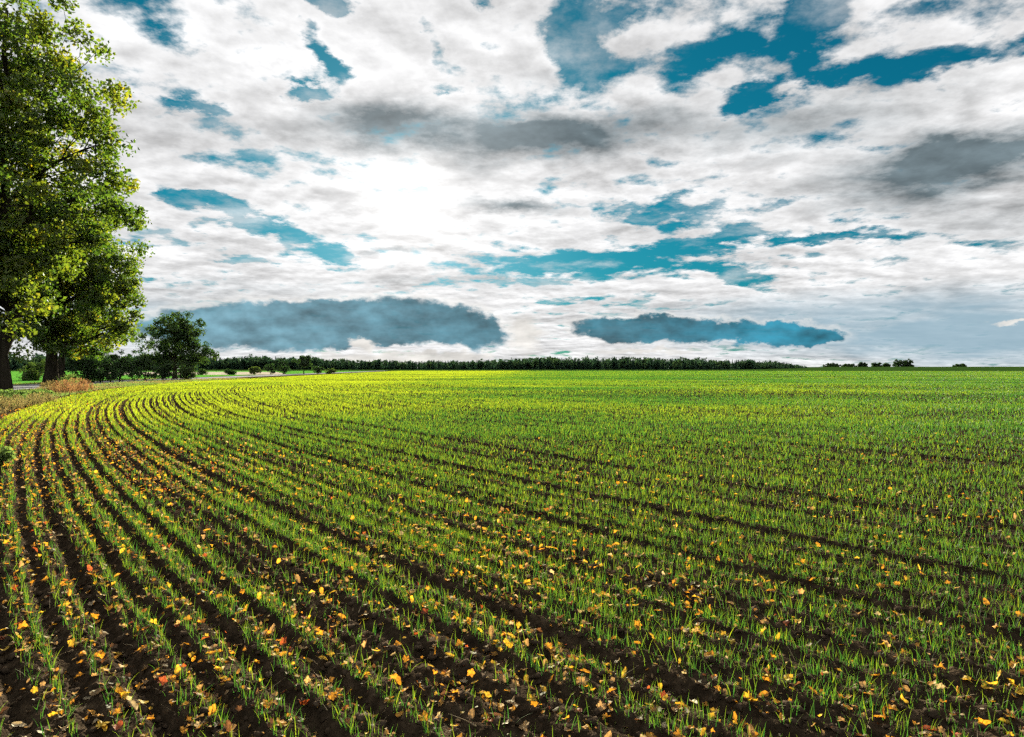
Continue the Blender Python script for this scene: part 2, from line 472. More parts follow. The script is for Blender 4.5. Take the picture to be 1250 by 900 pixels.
def height(x, y):
    x = np.asarray(x, dtype=np.float64); y = np.asarray(y, dtype=np.float64)
    D = np.hypot(x, y)
    r = radius(x, y)
    off = offset(x, y)
    inside = smooth(-off, -0.05, 0.25)
    near = 1 - smooth(D, 30, 70)
    amp = 0.026 + 0.014 * vnoise(x, y, 2.2, 5)
    ph = rowphase(x, y)
    ridge = (0.35 * np.cos(2 * np.pi * ph) + 0.70 * np.cos(np.pi * (ph - 0.5)) * (0.6 + 0.8 * vnoise(ph * 0.5, ph * 0, 1.0, 9))) * amp
    clod = (vnoise(x, y, 0.16, 11) - 0.5) * 0.028 + (vnoise(x, y, 0.06, 12) - 0.5) * 0.028 + (vnoise(x, y, 0.028, 13) - 0.5) * 0.014
    h = inside * near * (ridge + clod - 0.055 * tram(r)) + near * (1 - inside) * clod * 0.5
    h = h + 0.05 * (vnoise(x, y, 7.0, 21) - 0.5) * (1 - smooth(D, 60, 120))
    h = h + 0.40 * (vnoise(x * 0.7 + y * 0.3, y, 13.0, 22) - 0.5) * smooth(D, 10, 22) * (1 - smooth(D, 150, 260)) * smooth(-off, 0.2, 6.0)
    # a low swell on the right-hand horizon
    A = np.arctan2(x, y)
    h = h + 4.4 * smooth(D, 650, 1250) * smooth(A, R(16), R(25)) * (1 - smooth(D, 1700, 2600)) * (np.abs(A) < R(100))
    return h


# ------------------------------------------------------------------ the field: one sheet to the horizon
dense = np.linspace(-50, 50, 900)
azs = np.radians(np.concatenate([dense, np.arange(53, 309, 4.0)]))
rad = np.concatenate([[0.02, 0.4, 0.9, 1.4], np.geomspace(1.9, 45, 620), np.geomspace(46, 600, 70)[0:], np.geomspace(640, 12000, 34)])
AA, RR = np.meshgrid(azs, rad)
X = RR * np.sin(AA); Y = RR * np.cos(AA)
Z = height(X, Y)
na, nr = len(azs), len(rad)
V = np.stack([X, Y, Z], -1).reshape(-1, 3)
i = np.arange(nr - 1)[:, None]; j = np.arange(na)[None, :]
j2 = (j + 1) % na
F = np.stack([i * na + j, (i + 1) * na + j, (i + 1) * na + j2, i * na + j2], -1).reshape(-1, 4)[:, ::-1]
tag(mesh_obj('field', V, F, M_SOIL, smooth=True), kind='structure')


def strip(name, off0, off1, z, mat, steps=1, **k):
    """a ribbon that follows the field's edge between two offsets"""
    P = [path(o, **k) for o in np.linspace(off0, off1, steps + 1)]
    n = len(P[0])
    V = np.concatenate([np.c_[p, np.full(n, 0.0)] for p in P])
    V[:, 2] = np.maximum(0.05 * (vnoise(V[:, 0], V[:, 1], 7.0, 21) - 0.5) * (1 - smooth(np.hypot(V[:, 0], V[:, 1]), 60, 120)), 0) * 0 + z
    F = []
    for s in range(steps):
        a = np.arange(n - 1) + s * n
        F.append(np.stack([a, a + 1, a + 1 + n, a + n], 1)[:, ::-1])
    return mesh_obj(name, V, [np.concatenate(F)], mat)


tag(strip('verge', 0.25, 6.2, 0.045, M_VERGE, 2), kind='structure')
tag(strip('road', 6.2, 12.4, 0.060, M_ROAD, 1), kind='structure')
tag(strip('road_marking', 6.45, 6.57, 0.064, M_PAINT, 1), kind='structure')
tag(strip('far_verge', 12.4, 15.0, 0.050, M_VERGE, 1), kind='structure')
tag(strip('meadow', 15.0, 420.0, 0.046, M_MEADOW, 8), kind='structure')


def sheet(name, pts, z, mat):
    V = [(x, y, z) for x, y in pts]
    return tag(mesh_obj(name, V, [np.array([list(range(len(V)))])], mat), kind='structure')


sheet('stubble_field', [at(150, 178), at(352, 178), at(346, 230), at(338, 330), at(100, 330)], 0.055, M_STUBBLE)
# the grass beyond the far edge of the crop
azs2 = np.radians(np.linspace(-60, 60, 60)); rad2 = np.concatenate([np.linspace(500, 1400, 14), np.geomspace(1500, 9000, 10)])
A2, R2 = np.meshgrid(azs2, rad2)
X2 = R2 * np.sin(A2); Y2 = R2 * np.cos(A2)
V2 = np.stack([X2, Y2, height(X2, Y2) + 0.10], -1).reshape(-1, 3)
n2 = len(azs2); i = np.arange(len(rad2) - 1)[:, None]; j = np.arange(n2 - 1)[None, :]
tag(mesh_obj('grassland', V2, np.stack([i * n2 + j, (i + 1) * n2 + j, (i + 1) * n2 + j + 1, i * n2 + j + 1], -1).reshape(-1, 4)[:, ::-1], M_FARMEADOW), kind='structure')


# ================================================================== blades
def blades(x, y, z, L, w, laz, lean, curve, faz, segs, tint, tip=0.0):
    n = len(x)
    ts = np.linspace(0, 1, segs + 1)
    lx, ly = np.cos(laz), np.sin(laz)
    fx, fy = np.cos(faz), np.sin(faz)
    cols = []
    for k, t in enumerate(ts):
        hor = L * (lean * t + curve * t * t)
        up = L * t * np.sqrt(np.clip(1 - (lean + curve * t) ** 2 * 0.6, 0.15, 1))
        cx = x + lx * hor; cy = y + ly * hor; cz = z + up
        if k == segs:
            cols.append(np.stack([cx, cy, cz], -1)[:, None, :])
        else:
            hw = 0.5 * w * (1 - t ** 1.8) * (0.7 + 0.3 * min(1, t * 4 + 0.2))
            tw = 0.5 * t
            ax, ay = fx * math.cos(tw) - fy * math.sin(tw), fy * math.cos(tw) + fx * math.sin(tw)
            cols.append(np.stack([np.stack([cx - ax * hw, cy - ay * hw, cz], -1), np.stack([cx + ax * hw, cy + ay * hw, cz], -1)], 1))
    V = np.concatenate(cols, 1)
    per = V.shape[1]
    lev = np.concatenate([np.repeat(ts[:-1], 2), [1.0]]) - 0.45
    f = []
    for k in range(segs - 1):
        a = 2 * k
        f += [(a, a + 1, a + 3), (a, a + 3, a + 2)]
    a = 2 * (segs - 1)
    f.append((a, a + 1, a + 2))
    F = (np.arange(n)[:, None, None] * per + np.array(f)[None]).reshape(-1, 3)
    return V.reshape(-1, 3), F, np.clip(np.repeat(tint, per) + tip * np.tile(lev, n), 0, 1)


def join(parts):
    Vs, Fs, Ts, o = [], [], [], 0
    for V, F, T in parts:
        Vs.append(V); Fs.append(F + o); Ts.append(T); o += len(V)
    return np.concatenate(Vs), np.concatenate(Fs), np.concatenate(Ts)


def scatter(d0, d1, dens, half=47.0):
    """random ground points between two distances with a density that depends on distance"""
    ds = np.linspace(d0, d1, 4000)
    pdf = dens(ds) * ds
    cdf = np.cumsum(pdf); total_n = int(np.trapz(pdf, ds) * 2 * R(half))
    D = np.interp(rng.random(total_n), cdf / cdf[-1], ds)
    A = (rng.random(total_n) * 2 - 1) * R(half)
    return D * np.sin(A), D * np.cos(A)


def wheat_band(d0, d1, dens, segs, lmin, lmax, wk, snap):
    x, y = scatter(d0, d1, dens)
    if snap:
        ph = rowphase(x, y)
        k = np.round(ph)
        k = k + np.where(np.mod(k, 2) < 0.5, 0.16, -0.16)      # the drill leaves its rows in pairs with a furrow between
        dr = (ph - k) * ROW + rng.normal(0, 0.013, len(x)) * (1 + 0.6 * vnoise(x, y, 0.7, 44))
        r = radius(x, y)
        x = x + (x - RC[0]) / r * dr; y = y + (y - RC[1]) / r * dr
    r = radius(x, y); D = np.hypot(x, y); off = offset(x, y)
    # thin on the headland beside the verge, thicker into the field, with gaps and missing drills
    keep = 0.48 + 0.52 * smooth(-off, 0.8, 5.5)
    keep = np.maximum(keep, smooth(D, 14, 30))
    keep *= 0.62 + 0.62 * vnoise(x, y, 0.45, 41) * (0.5 + vnoise(x, y, 3.0, 42))
    keep *= 1 - 0.92 * np.clip(tram(r) * 1.2, 0, 1) * (1 - smooth(D, 40, 90))
    keep *= 1 - 0.30 * smooth(D, 5, 10) * (1 - smooth(D, 25, 60)) * smooth(vnoise(x * 0.3, y, 2.6, 47), 0.35, 0.75)
    if snap:
        rowid = np.round(rowphase(x, y))
        keep *= 0.30 + 0.95 * _hash(rowid, np.floor(rowid * 0), 77)
    ok = (rng.random(len(x)) < keep) & (off < -0.15)
    x, y, D = x[ok], y[ok], D[ok]
    n = len(x)
    # seedlings come in little tufts
    L = (lmin + (lmax - lmin) * rng.random(n) ** 0.8) * (0.75 + 0.5 * vnoise(x, y, 2.5, 43))
    w = np.maximum(0.0036, wk * D) * (0.7 + 0.6 * rng.random(n))
    z = height(x, y) - 0.006
    yellow = np.clip(0.30 + 0.52 * smooth(-x + 0.03 * y, -2, 22) * smooth(D, 7, 26) - 0.12 * smooth(x, 0, 40) - 0.09 * (1 - smooth(D, 5, 16)), 0, 1)  # backlit glow painted into the tint on the left; darker to the right and nearby
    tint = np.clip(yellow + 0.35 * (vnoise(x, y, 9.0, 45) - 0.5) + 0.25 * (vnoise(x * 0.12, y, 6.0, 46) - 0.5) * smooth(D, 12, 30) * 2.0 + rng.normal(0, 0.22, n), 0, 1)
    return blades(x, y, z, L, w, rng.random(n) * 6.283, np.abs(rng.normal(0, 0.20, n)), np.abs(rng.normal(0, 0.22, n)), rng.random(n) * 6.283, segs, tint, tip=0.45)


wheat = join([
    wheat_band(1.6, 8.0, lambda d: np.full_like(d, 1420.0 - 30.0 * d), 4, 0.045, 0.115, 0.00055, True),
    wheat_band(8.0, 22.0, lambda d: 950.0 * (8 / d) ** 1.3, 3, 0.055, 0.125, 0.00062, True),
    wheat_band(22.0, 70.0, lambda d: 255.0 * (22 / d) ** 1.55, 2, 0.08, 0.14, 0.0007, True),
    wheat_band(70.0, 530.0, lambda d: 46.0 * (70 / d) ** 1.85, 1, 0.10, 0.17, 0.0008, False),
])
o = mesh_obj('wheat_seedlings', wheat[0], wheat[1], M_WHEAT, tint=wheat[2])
tag(o, 'rows of short green cereal seedlings curving across the ploughed field', 'crop', kind='stuff')
print('wheat verts', len(wheat[0]))

# ------------------------------------------------------------------ clods and straw bits on the soil
ICO = None


def ico():
    bm = bmesh.new(); bmesh.ops.create_icosphere(bm, subdivisions=1, radius=1.0)
    v = np.array([p.co[:] for p in bm.verts]); f = np.array([[q.index for q in p.verts] for p in bm.faces]); bm.free()
    return v, f


iv, if_ = ico()
x, y = scatter(1.8, 16.0, lambda d: 420.0 * np.exp(-(d - 2) / 5.5))
ok = offset(x, y) < 0.4
x, y = x[ok], y[ok]; n = len(x)
sz = 0.005 + 0.024 * rng.random(n) ** 4.0
Vc = iv[None] * (1 + 0.35 * rng.normal(size=(n, len(iv), 1))) * sz[:, None, None] * np.array([1.2, 1.0, 0.75])
a = rng.random(n) * 6.283
Vc = np.stack([Vc[..., 0] * np.cos(a)[:, None] - Vc[..., 1] * np.sin(a)[:, None], Vc[..., 0] * np.sin(a)[:, None] + Vc[..., 1] * np.cos(a)[:, None], Vc[..., 2]], -1)
Vc += np.stack([x, y, height(x, y) + sz * 0.2], -1)[:, None, :]
o = mesh_obj('soil_clods', Vc.reshape(-1, 3), (np.arange(n)[:, None, None] * len(iv) + if_[None]).reshape(-1, 3), M_CLOD)
tag(o, 'small dark crumbs of earth lying between the seedling rows', 'soil crumbs', kind='stuff')

x, y = scatter(1.8, 14.0, lambda d: 26.0 * np.exp(-(d - 2) / 6.0))
ok = offset(x, y) < 0.4
x, y = x[ok], y[ok]; n = len(x)
V, F, T = blades(x, y, height(x, y) + 0.006, 0.03 + 0.08 * rng.random(n), np.full(n, 0.003), rng.random(n) * 6.283, np.full(n, 0.98), rng.normal(0, 0.2, n), rng.random(n) * 6.283, 3, np.zeros(n))
tag(mesh_obj('straw_litter', V, F, M_STRAW), 'pale broken bits of straw scattered on the dark soil', 'straw', kind='stuff')


# ================================================================== fallen leaves
def leaf_mesh(seed, kind):
    """one dry leaf: lobed or oval outline, folded along its midrib and curled, with its stalk"""
    g = np.random.default_rng(seed)
    n = 30
    t = np.linspace(-np.pi, np.pi, n, endpoint=False)     # 0 = tip
    if kind == 'maple':
        r = 0.62 + 0.30 * np.abs(np.cos(2.5 * t)) ** 1.5 + 0.08 * np.cos(15 * t)
        r *= 1 - 0.45 * np.exp(-((np.abs(t) - np.pi) / 0.35) ** 2)
        px, py = r * np.sin(t), r * np.cos(t)
    else:
        py = np.cos(t); px = 0.52 * np.sin(t) * (1 + 0.25 * np.cos(t + np.pi)) * (1 + 0.04 * np.cos(14 * t))
    px = px * (1 + g.normal(0, 0.03, n)); py = py * (1 + g.normal(0, 0.03, n))
    P = [(0, 0.0)] + list(zip(px * 0.5, py * 0.5)) + list(zip(px, py))
    P = np.array(P)
    fold = g.uniform(0.1, 0.7); curl = g.uniform(-0.35, 0.75); twist = g.uniform(-0.5, 0.5); ph = g.uniform(0, 6)
    zz = fold * np.abs(P[:, 0]) * 0.8 + curl * P[:, 1] ** 2 * 0.55 + twist * P[:, 0] * P[:, 1] + 0.07 * np.sin(5 * P[:, 0] + ph) + 0.06 * np.sin(6 * P[:, 1] + ph * 2)
    V = np.c_[P, zz]
    V[:, :2] /= (1 + 0.35 * np.abs(zz))[:, None]
    tri = [(0, 1 + k, 1 + (k + 1) % n) for k in range(n)]
    quad = [(1 + k, 1 + n + k, 1 + n + (k + 1) % n, 1 + (k + 1) % n) for k in range(n)]
    # stalk: a thin three-sided rod from the base
    b0 = V[1 + n].copy()
    b0 = np.array([0, -0.55 if kind == 'maple' else -0.95, 0.02])
    m0 = len(V)
    S_ = []
    for k in range(4):
        c = b0 + np.array([0.05 * k * k * 0.1 * g.choice([-1, 1]), -0.26 * k, 0.03 * k * k * 0.4])
        for q in range(3):
            S_.append(c + 0.022 * np.array([math.cos(q * 2.09), 0, math.sin(q * 2.09)]))
    V = np.concatenate([V, np.array(S_)])
    for k in range(3):
        for q in range(3):
            quad.append((m0 + 3 * k + q, m0 + 3 * k + (q + 1) % 3, m0 + 3 * k + 3 + (q + 1) % 3, m0 + 3 * k + 3 + q))
    return V, np.array(tri), np.array(quad)


def leaf_density(x, y):
    D = np.hypot(x, y); off = -offset(x, y)
    side = 1 - smooth(off, 0.5, 7.0)
    lam = 3.8 + 21.0 * side
    d = 140.0 * np.exp(-np.maximum(0, D - 3.4) / lam) * (0.75 + 0.6 * side)
    d *= 0.25 + 1.5 * vnoise(x, y, 0.8, 61) * (0.4 + 1.2 * vnoise(x, y, 2.6, 62))
    d *= 0.35 + 1.2 * np.exp(-(pairdist(x, y) / 0.45) ** 2)
    return d


x, y = scatter(2.2, 60.0, lambda d: np.where(d < 14, 180.0, 180.0 * (14 / d) ** 1.2))
prop = np.where(np.hypot(x, y) < 14, 180.0, 180.0 * (14 / np.hypot(x, y)) ** 1.2)
ok = (rng.random(len(x)) < leaf_density(x, y) / prop) & (offset(x, y) < 1.5)
x, y = x[ok], y[ok]
order = np.argsort(y)
x, y = x[order], y[order]
n = len(x)
print('fallen leaves', n)
HUES = [  # word, colour, weight
    ('amber', (0.62, 0.29, 0.03), 0.29), ('yellow', (0.66, 0.42, 0.04), 0.23), ('tan', (0.42, 0.26, 0.12), 0.23),
    ('pale buff', (0.55, 0.43, 0.27), 0.06), ('dark brown', (0.13, 0.06, 0.03), 0.14), ('rust red', (0.38, 0.085, 0.03), 0.05)]
hue_i = rng.choice(len(HUES), n, p=[h[2] for h in HUES])
size = 0.011 + 0.026 * rng.random(n) ** 1.3
yaw = rng.random(n) * 6.283
tx = rng.normal(0, 0.30, n); ty = rng.normal(0, 0.30, n)
up = rng.random(n) < 0.16
tx[up] += rng.choice([-1, 1], up.sum()) * 0.95
lift = height(x, y) + 0.010 + 0.030 * rng.random(n) ** 2 + np.where(up, size * 0.65, 0)
protos = [leaf_mesh(100 + k, 'maple' if k % 3 else 'oval') for k in range(12)]
pid = rng.integers(0, 12, n)

inview = (y > 2.9) & (np.abs(x) < y * 0.765) & (FPX * (1.7 - lift) / y < 452)
idx = np.where(inview)[0][:300]
is_thing = np.zeros(n, bool); is_thing[idx] = True
leaf_data = []
for V, T, Q in protos:
    me = bpy.data.meshes.new('fallen_leaf')
    me.from_pydata([tuple(p) for p in V], [], [tuple(f) for f in T] + [tuple(f) for f in Q])
    me.polygons.foreach_set('use_smooth', np.ones(len(me.polygons), dtype=bool))
    me.materials.append(M_FALLEN)
    leaf_data.append(me)


def place_words(px, D):
    side = ['at the far left', 'left', 'left of centre', 'at the centre', 'right of centre', 'right', 'at the far right'][int(np.clip(px / 1250 * 7, 0, 6))]
    band = 'along the bottom edge' if D < 3.5 else 'in the foreground rows' if D < 4.3 else 'among the nearer rows' if D < 5.4 else 'further back in the rows'
    return f'{side} {band}'


proto_obj = None
for c, k in enumerate(idx):
    if proto_obj is None:
        o = bpy.data.objects.new('fallen_leaf', leaf_data[pid[k]]); proto_obj = o
    else:
        o = proto_obj.copy(); o.data = leaf_data[pid[k]]
    COL.objects.link(o)
    o.location = (x[k], y[k], lift[k]); o.rotation_euler = (tx[k], ty[k], yaw[k]); o.scale = (size[k],) * 3
    base = np.array(HUES[hue_i[k]][1]) * rng.uniform(0.55, 1.1)
    o.color = (*np.clip(base, 0, 0.9), 1)
    form = ('oval' if pid[k] % 3 == 0 else 'lobed')
    pose = 'standing on edge' if up[k] else 'lying tilted' if abs(tx[k]) + abs(ty[k]) > 0.55 else 'lying flat'
    big = 'large' if size[k] > 0.026 else 'small'
    pxl = CX + FPX * x[k] / y[k]
    tag(o, f'{big} {HUES[hue_i[k]][0]} {form} leaf {pose} {place_words(pxl, y[k])}', 'fallen leaf', 'fallen leaves on the nearest rows')

rest = np.where(~is_thing)[0]
Vs, Fq, Ft, Cs, off_ = [], [], [], [], 0
for p in range(12):
    sel = rest[pid[rest] == p]
    if not len(sel): continue
    V, T, Q = protos[p]
    cx_, sx_ = np.cos(tx[sel])[:, None], np.sin(tx[sel])[:, None]
    cy_, sy_ = np.cos(ty[sel])[:, None], np.sin(ty[sel])[:, None]
    cz_, sz_ = np.cos(yaw[sel])[:, None], np.sin(yaw[sel])[:, None]
    a, b, c = V[None, :, 0], V[None, :, 1], V[None, :, 2]
    b, c = b * cx_ - c * sx_, b * sx_ + c * cx_
    a, c = a * cy_ + c * sy_, -a * sy_ + c * cy_
    a, b = a * cz_ - b * sz_, a * sz_ + b * cz_
    W = np.stack([a, b, c], -1) * size[sel][:, None, None] + np.stack([x[sel], y[sel], lift[sel]], -1)[:, None, :]
    m = len(sel); nv = len(V)
    Vs.append(W.reshape(-1, 3))
    Ft.append((np.arange(m)[:, None, None] * nv + T[None]).reshape(-1, 3) + off_)
    Fq.append((np.arange(m)[:, None, None] * nv + Q[None]).reshape(-1, 4) + off_)
    cc = np.array([h[1] for h in HUES])[hue_i[sel]] * rng.uniform(0.55, 1.1, (m, 1))
    Cs.append(np.repeat(cc, nv, 0)); off_ += m * nv
o = mesh_obj('fallen_leaves', np.concatenate(Vs), [np.concatenate(Ft), np.concatenate(Fq)], M_FALLENS, colour=np.clip(np.concatenate(Cs), 0, 0.9), smooth=True)
tag(o, 'yellow and brown autumn leaves strewn over the rows further off', 'fallen leaves', kind='stuff')


# broken scraps of older leaves trodden into the soil
x, y = scatter(2.0, 20.0, lambda d: 260.0 * np.exp(-(d - 2) / 8.0))
ok = (rng.random(len(x)) < (0.35 + 0.65 * (1 - smooth(-offset(x, y), 0.5, 7.0))) * (0.3 + 1.2 * vnoise(x, y, 0.6, 66)) * (0.35 + 0.9 * np.exp(-(pairdist(x, y) / 0.45) ** 2))) & (offset(x, y) < 1.2)
x, y = x[ok], y[ok]; n = len(x)
P4 = np.array([[-1, -0.3], [-0.2, -0.75], [0.6, -0.5], [1.0, 0.2], [0.3, 0.7], [-0.6, 0.55]])
s_ = (0.006 + 0.016 * rng.random(n) ** 1.6)[:, None]
a_ = (rng.random(n) * 6.283)[:, None]
px_ = P4[None, :, 0] * rng.uniform(0.6, 1.2, (n, 6)); py_ = P4[None, :, 1] * rng.uniform(0.5, 1.2, (n, 6))
zz_ = rng.normal(0, 0.5, (n, 1)) * px_ + rng.normal(0, 0.5, (n, 1)) * py_ + rng.normal(0, 0.35, (n, 1)) * px_ ** 2 + 0.35
W = np.stack([(px_ * np.cos(a_) - py_ * np.sin(a_)) * s_ + x[:, None], (px_ * np.sin(a_) + py_ * np.cos(a_)) * s_ + y[:, None], zz_ * s_ + height(x, y)[:, None] + 0.006], -1)
F = np.arange(n * 6).reshape(n, 6)
SC = np.array([(0.30, 0.19, 0.09), (0.16, 0.085, 0.04), (0.45, 0.36, 0.23), (0.42, 0.22, 0.04), (0.09, 0.05, 0.03)])
cc = SC[rng.choice(5, n, p=[0.3, 0.25, 0.17, 0.15, 0.13])] * rng.uniform(0.7, 1.2, (n, 1))
o = mesh_obj('leaf_litter', W.reshape(-1, 3), [F[:, [0, 1, 2]], F[:, [0, 2, 3]], F[:, [0, 3, 4]], F[:, [0, 4, 5]]], M_FALLENS, colour=np.repeat(cc, 6, 0))
tag(o, 'crumbled brown scraps of old leaves trodden into the soil between the rows', 'leaf litter', kind='stuff')


# ================================================================== trees and shrubs
def tube(P, Rr, sides=7):
    """a tapered tube along a polyline"""
    P = np.asarray(P, float); n = len(P)
    T = np.gradient(P, axis=0); T /= np.linalg.norm(T, axis=1)[:, None] + 1e-9
    ref = np.where(np.abs(T[:, 2:3]) > 0.9, np.array([[1.0, 0, 0]]), np.array([[0, 0, 1.0]]))
    U = np.cross(T, ref); U /= np.linalg.norm(U, axis=1)[:, None] + 1e-9
    W = np.cross(T, U)
    a = np.linspace(0, 2 * np.pi, sides, endpoint=False)
    V = P[:, None, :] + (U[:, None, :] * np.cos(a)[None, :, None] + W[:, None, :] * np.sin(a)[None, :, None]) * np.asarray(Rr)[:, None, None]
    i = np.arange(n - 1)[:, None]; j = np.arange(sides)[None, :]; j2 = (j + 1) % sides
    F = np.stack([i * sides + j, i * sides + j2, (i + 1) * sides + j2, (i + 1) * sides + j], -1).reshape(-1, 4)
    return V.reshape(-1, 3), F


def cat(parts):
    Vs, Fs, o = [], [], 0
    for V, F in parts:
        Vs.append(V); Fs.append(F + o); o += len(V)
    return np.concatenate(Vs), np.concatenate(Fs)


def bend(a, b, sag, g, n=6, wob=0.06):
    t = np.linspace(0, 1, n)[:, None]
    L = np.linalg.norm(b - a)
    P = a + (b - a) * t
    P[:, 2] += (sag * L * (t * (1 - t)))[:, 0]
    P[1:-1] += g.normal(0, wob * L * 0.3, (n - 2, 3))
    return P


def leaf_cloud(centres, spread, count, lsize, g, tint_c, flat=0.75, jitter=0.10):
    """many small folded leaf faces round the twig ends"""
    m = len(centres)
    cnt = np.maximum(3, (count * (0.6 + 0.8 * g.random(m))).astype(int))
    own = np.repeat(np.arange(m), cnt)
    N = len(own)
    d = g.normal(size=(N, 3)); d /= np.linalg.norm(d, axis=1)[:, None]
    rr = g.random(N) ** 0.55
    sp = spread[own] if isinstance(spread, np.ndarray) else spread
    pos = centres[own] + d * (rr * sp)[:, None] * np.array([1, 1, flat])
    ax = g.normal(size=(N, 3)); ax[:, 2] -= 0.35; ax /= np.linalg.norm(ax, axis=1)[:, None]
    sd = np.cross(ax, g.normal(size=(N, 3))); sd /= np.linalg.norm(sd, axis=1)[:, None] + 1e-9
    nm = np.cross(ax, sd)
    s = lsize * (0.6 + 0.8 * g.random(N))[:, None]
    V = np.stack([pos - ax * s * 0.5, pos + sd * s * 0.36 + nm * s * 0.10, pos + ax * s * 0.5, pos - sd * s * 0.36 + nm * s * 0.10], 1)
    F = np.arange(N * 4).reshape(N, 4)
    F = np.concatenate([F[:, [0, 1, 2]], F[:, [0, 2, 3]]])
    tint = np.clip(tint_c[own] + g.normal(0, jitter, N), 0, 1)
    return V.reshape(-1, 3), F, np.repeat(tint, 4)


def in_envelope(n, ells, g, lump=0.35):
    """points spread through a union of ellipsoids, more towards the outside"""
    out = []
    vol = np.array([e[1][0] * e[1][1] * e[1][2] for e in ells]); vol = vol / vol.sum()
    while len(out) < n:
        c, s = ells[g.choice(len(ells), p=vol)]
        d = g.normal(size=3); d /= np.linalg.norm(d)
        r = g.random() ** 0.42
        k = 1 - lump * (0.5 + 0.5 * math.sin(d[0] * 5 + s[0] * 3) * math.cos(d[2] * 6 + s[1])) * g.random()
        out.append(np.array(c) + d * np.array(s) * r * k)
    return np.array(out)


def make_tree(name, label, cat_, base, trunk_h, trunk_r, ells, n_clump, count, lsize, spread, mat, tint0, seed, lean=(0, 0), limbs=9, group=None, patch=0.25, gold=0.0, stems=1, part_trunk='trunk', warm_low=0.0):
    g = np.random.default_rng(seed)
    root = empty(name, (base[0], base[1], float(height(np.array([base[0]]), np.array([base[1]]))[0])))
    C_ = in_envelope(n_clump, ells, g)
    top = np.array([lean[0], lean[1], trunk_h])
    wood = []
    axes = []
    for s in range(stems):
        o_ = np.zeros(3) if stems == 1 else np.array([math.cos(s * 2.4), math.sin(s * 2.4), 0]) * trunk_r * 2.0
        tp = top + (0 if stems == 1 else 1) * np.array([g.normal(0, 0.25 * trunk_h), g.normal(0, 0.25 * trunk_h), 0])
        P = bend(o_ + np.array([0, 0, -0.15]), tp, 0, g, 11, 0.03 if stems == 1 else 0.1)
        t = np.linspace(0, 1, 11)
        rr = trunk_r * (1.0 - 0.82 * t) * (1 + 0.55 * np.exp(-t * 16))
        axes.append(P)
        wood.append(tube(P, rr, 12 if trunk_r > 0.2 else 6))
    mesh_obj(part_trunk, *cat(wood), M_BARK, parent=root, smooth=True)
    # limbs: gather the twig ends into sectors, one limb to each
    br = []
    k = min(limbs, n_clump)
    seeds = C_[g.choice(n_clump, k, replace=False)]
    for _ in range(4):
        own = np.argmin(((C_[:, None, :] - seeds[None]) ** 2).sum(-1), 1)
        seeds = np.array([C_[own == q].mean(0) if (own == q).any() else seeds[q] for q in range(k)])
    for q in range(k):
        mem = C_[own == q]
        if not len(mem): continue
        P = axes[q % stems]
        zc = seeds[q][2]
        hd = np.hypot(*(seeds[q][:2] - P[5][:2]))
        zs = np.clip(zc - 0.75 * hd, 0.22 * trunk_h, 0.97 * trunk_h)
        i0 = int(np.argmin(np.abs(P[:, 2] - zs)))
        a = P[i0]
        rl = trunk_r * (1.0 - 0.82 * i0 / 10) * 0.55
        LP = bend(a, seeds[q], 0.12, g, 7, 0.10)
        br.append(tube(LP, np.linspace(rl, max(0.012, rl * 0.30), 7), 6))
        for c in mem:
            jn = LP[g.integers(2, 7)]
            SP = bend(jn, c, 0.10, g, 5, 0.16)
            br.append(tube(SP, np.linspace(max(0.010, rl * 0.26), 0.008 + rl * 0.04, 5), 4))
    mesh_obj('branches', *cat(br), M_BARK, parent=root, smooth=True)
    tc_ = tint0 + patch * g.normal(size=n_clump)
    if gold:
        tc_ = np.where(g.random(n_clump) < gold, 0.80 + 0.1 * g.normal(size=n_clump), tc_)
    V, F, T = leaf_cloud(C_, spread * (0.7 + 0.6 * g.random(n_clump)), count, lsize, g, np.clip(tc_, 0, 1))
    mesh_obj('crown', V, F, mat, tint=T, parent=root)
    tag(root, label, cat_, group)
    return root


AV = 'old broadleaved trees along the road'
b1 = at(0, 44.0)
make_tree('broadleaf_tree', 'tall green tree with thick dark trunk at the left edge, rising above the frame', 'tree', b1, 25.0, 0.50,
          [((0.2, 0, 19.5), (8.3, 8.0, 5.2)), ((0.3, 0, 14.0), (8.6, 8.3, 6.0)), ((0.3, 0, 24.0), (6.0, 5.8, 3.6)), ((-1, 0, 9.0), (7.2, 7.5, 4.0)), ((1.6, -2.5, 6.6), (4.6, 4.2, 2.6))],
          380, 150, 0.27, 1.08, M_LEAF, 0.50, 11, lean=(0.3, 0.2), limbs=18, group=AV, patch=0.12, gold=0.04)
b2 = at(62, 62.0)
make_tree('broadleaf_tree', 'broad yellowish-green tree, second trunk from the left, its foliage hanging low over the verge', 'tree', b2, 17.5, 0.50,
          [((0.4, 0, 14.0), (8.4, 8.0, 6.0)), ((0.6, 0, 8.5), (8.6, 8.0, 5.2)), ((1.6, -1.0, 4.9), (6.6, 6.0, 2.6))],
          340, 150, 0.27, 1.02, M_LEAF, 0.50, 12, lean=(0.5, 0), limbs=16, group=AV, patch=0.11, gold=0.04)
b3 = at(77, 72.0)
make_tree('broadleaf_tree', 'green tree with a pale slim trunk just right of the second thick trunk', 'tree', b3, 15.0, 0.36,
          [((0, 0, 11.5), (6.2, 6.0, 6.0)), ((2.0, 0, 6.2), (5.4, 5.0, 3.4))],
          160, 110, 0.28, 1.05, M_LEAF, 0.42, 13, limbs=10, group=AV, patch=0.14, gold=0.06)
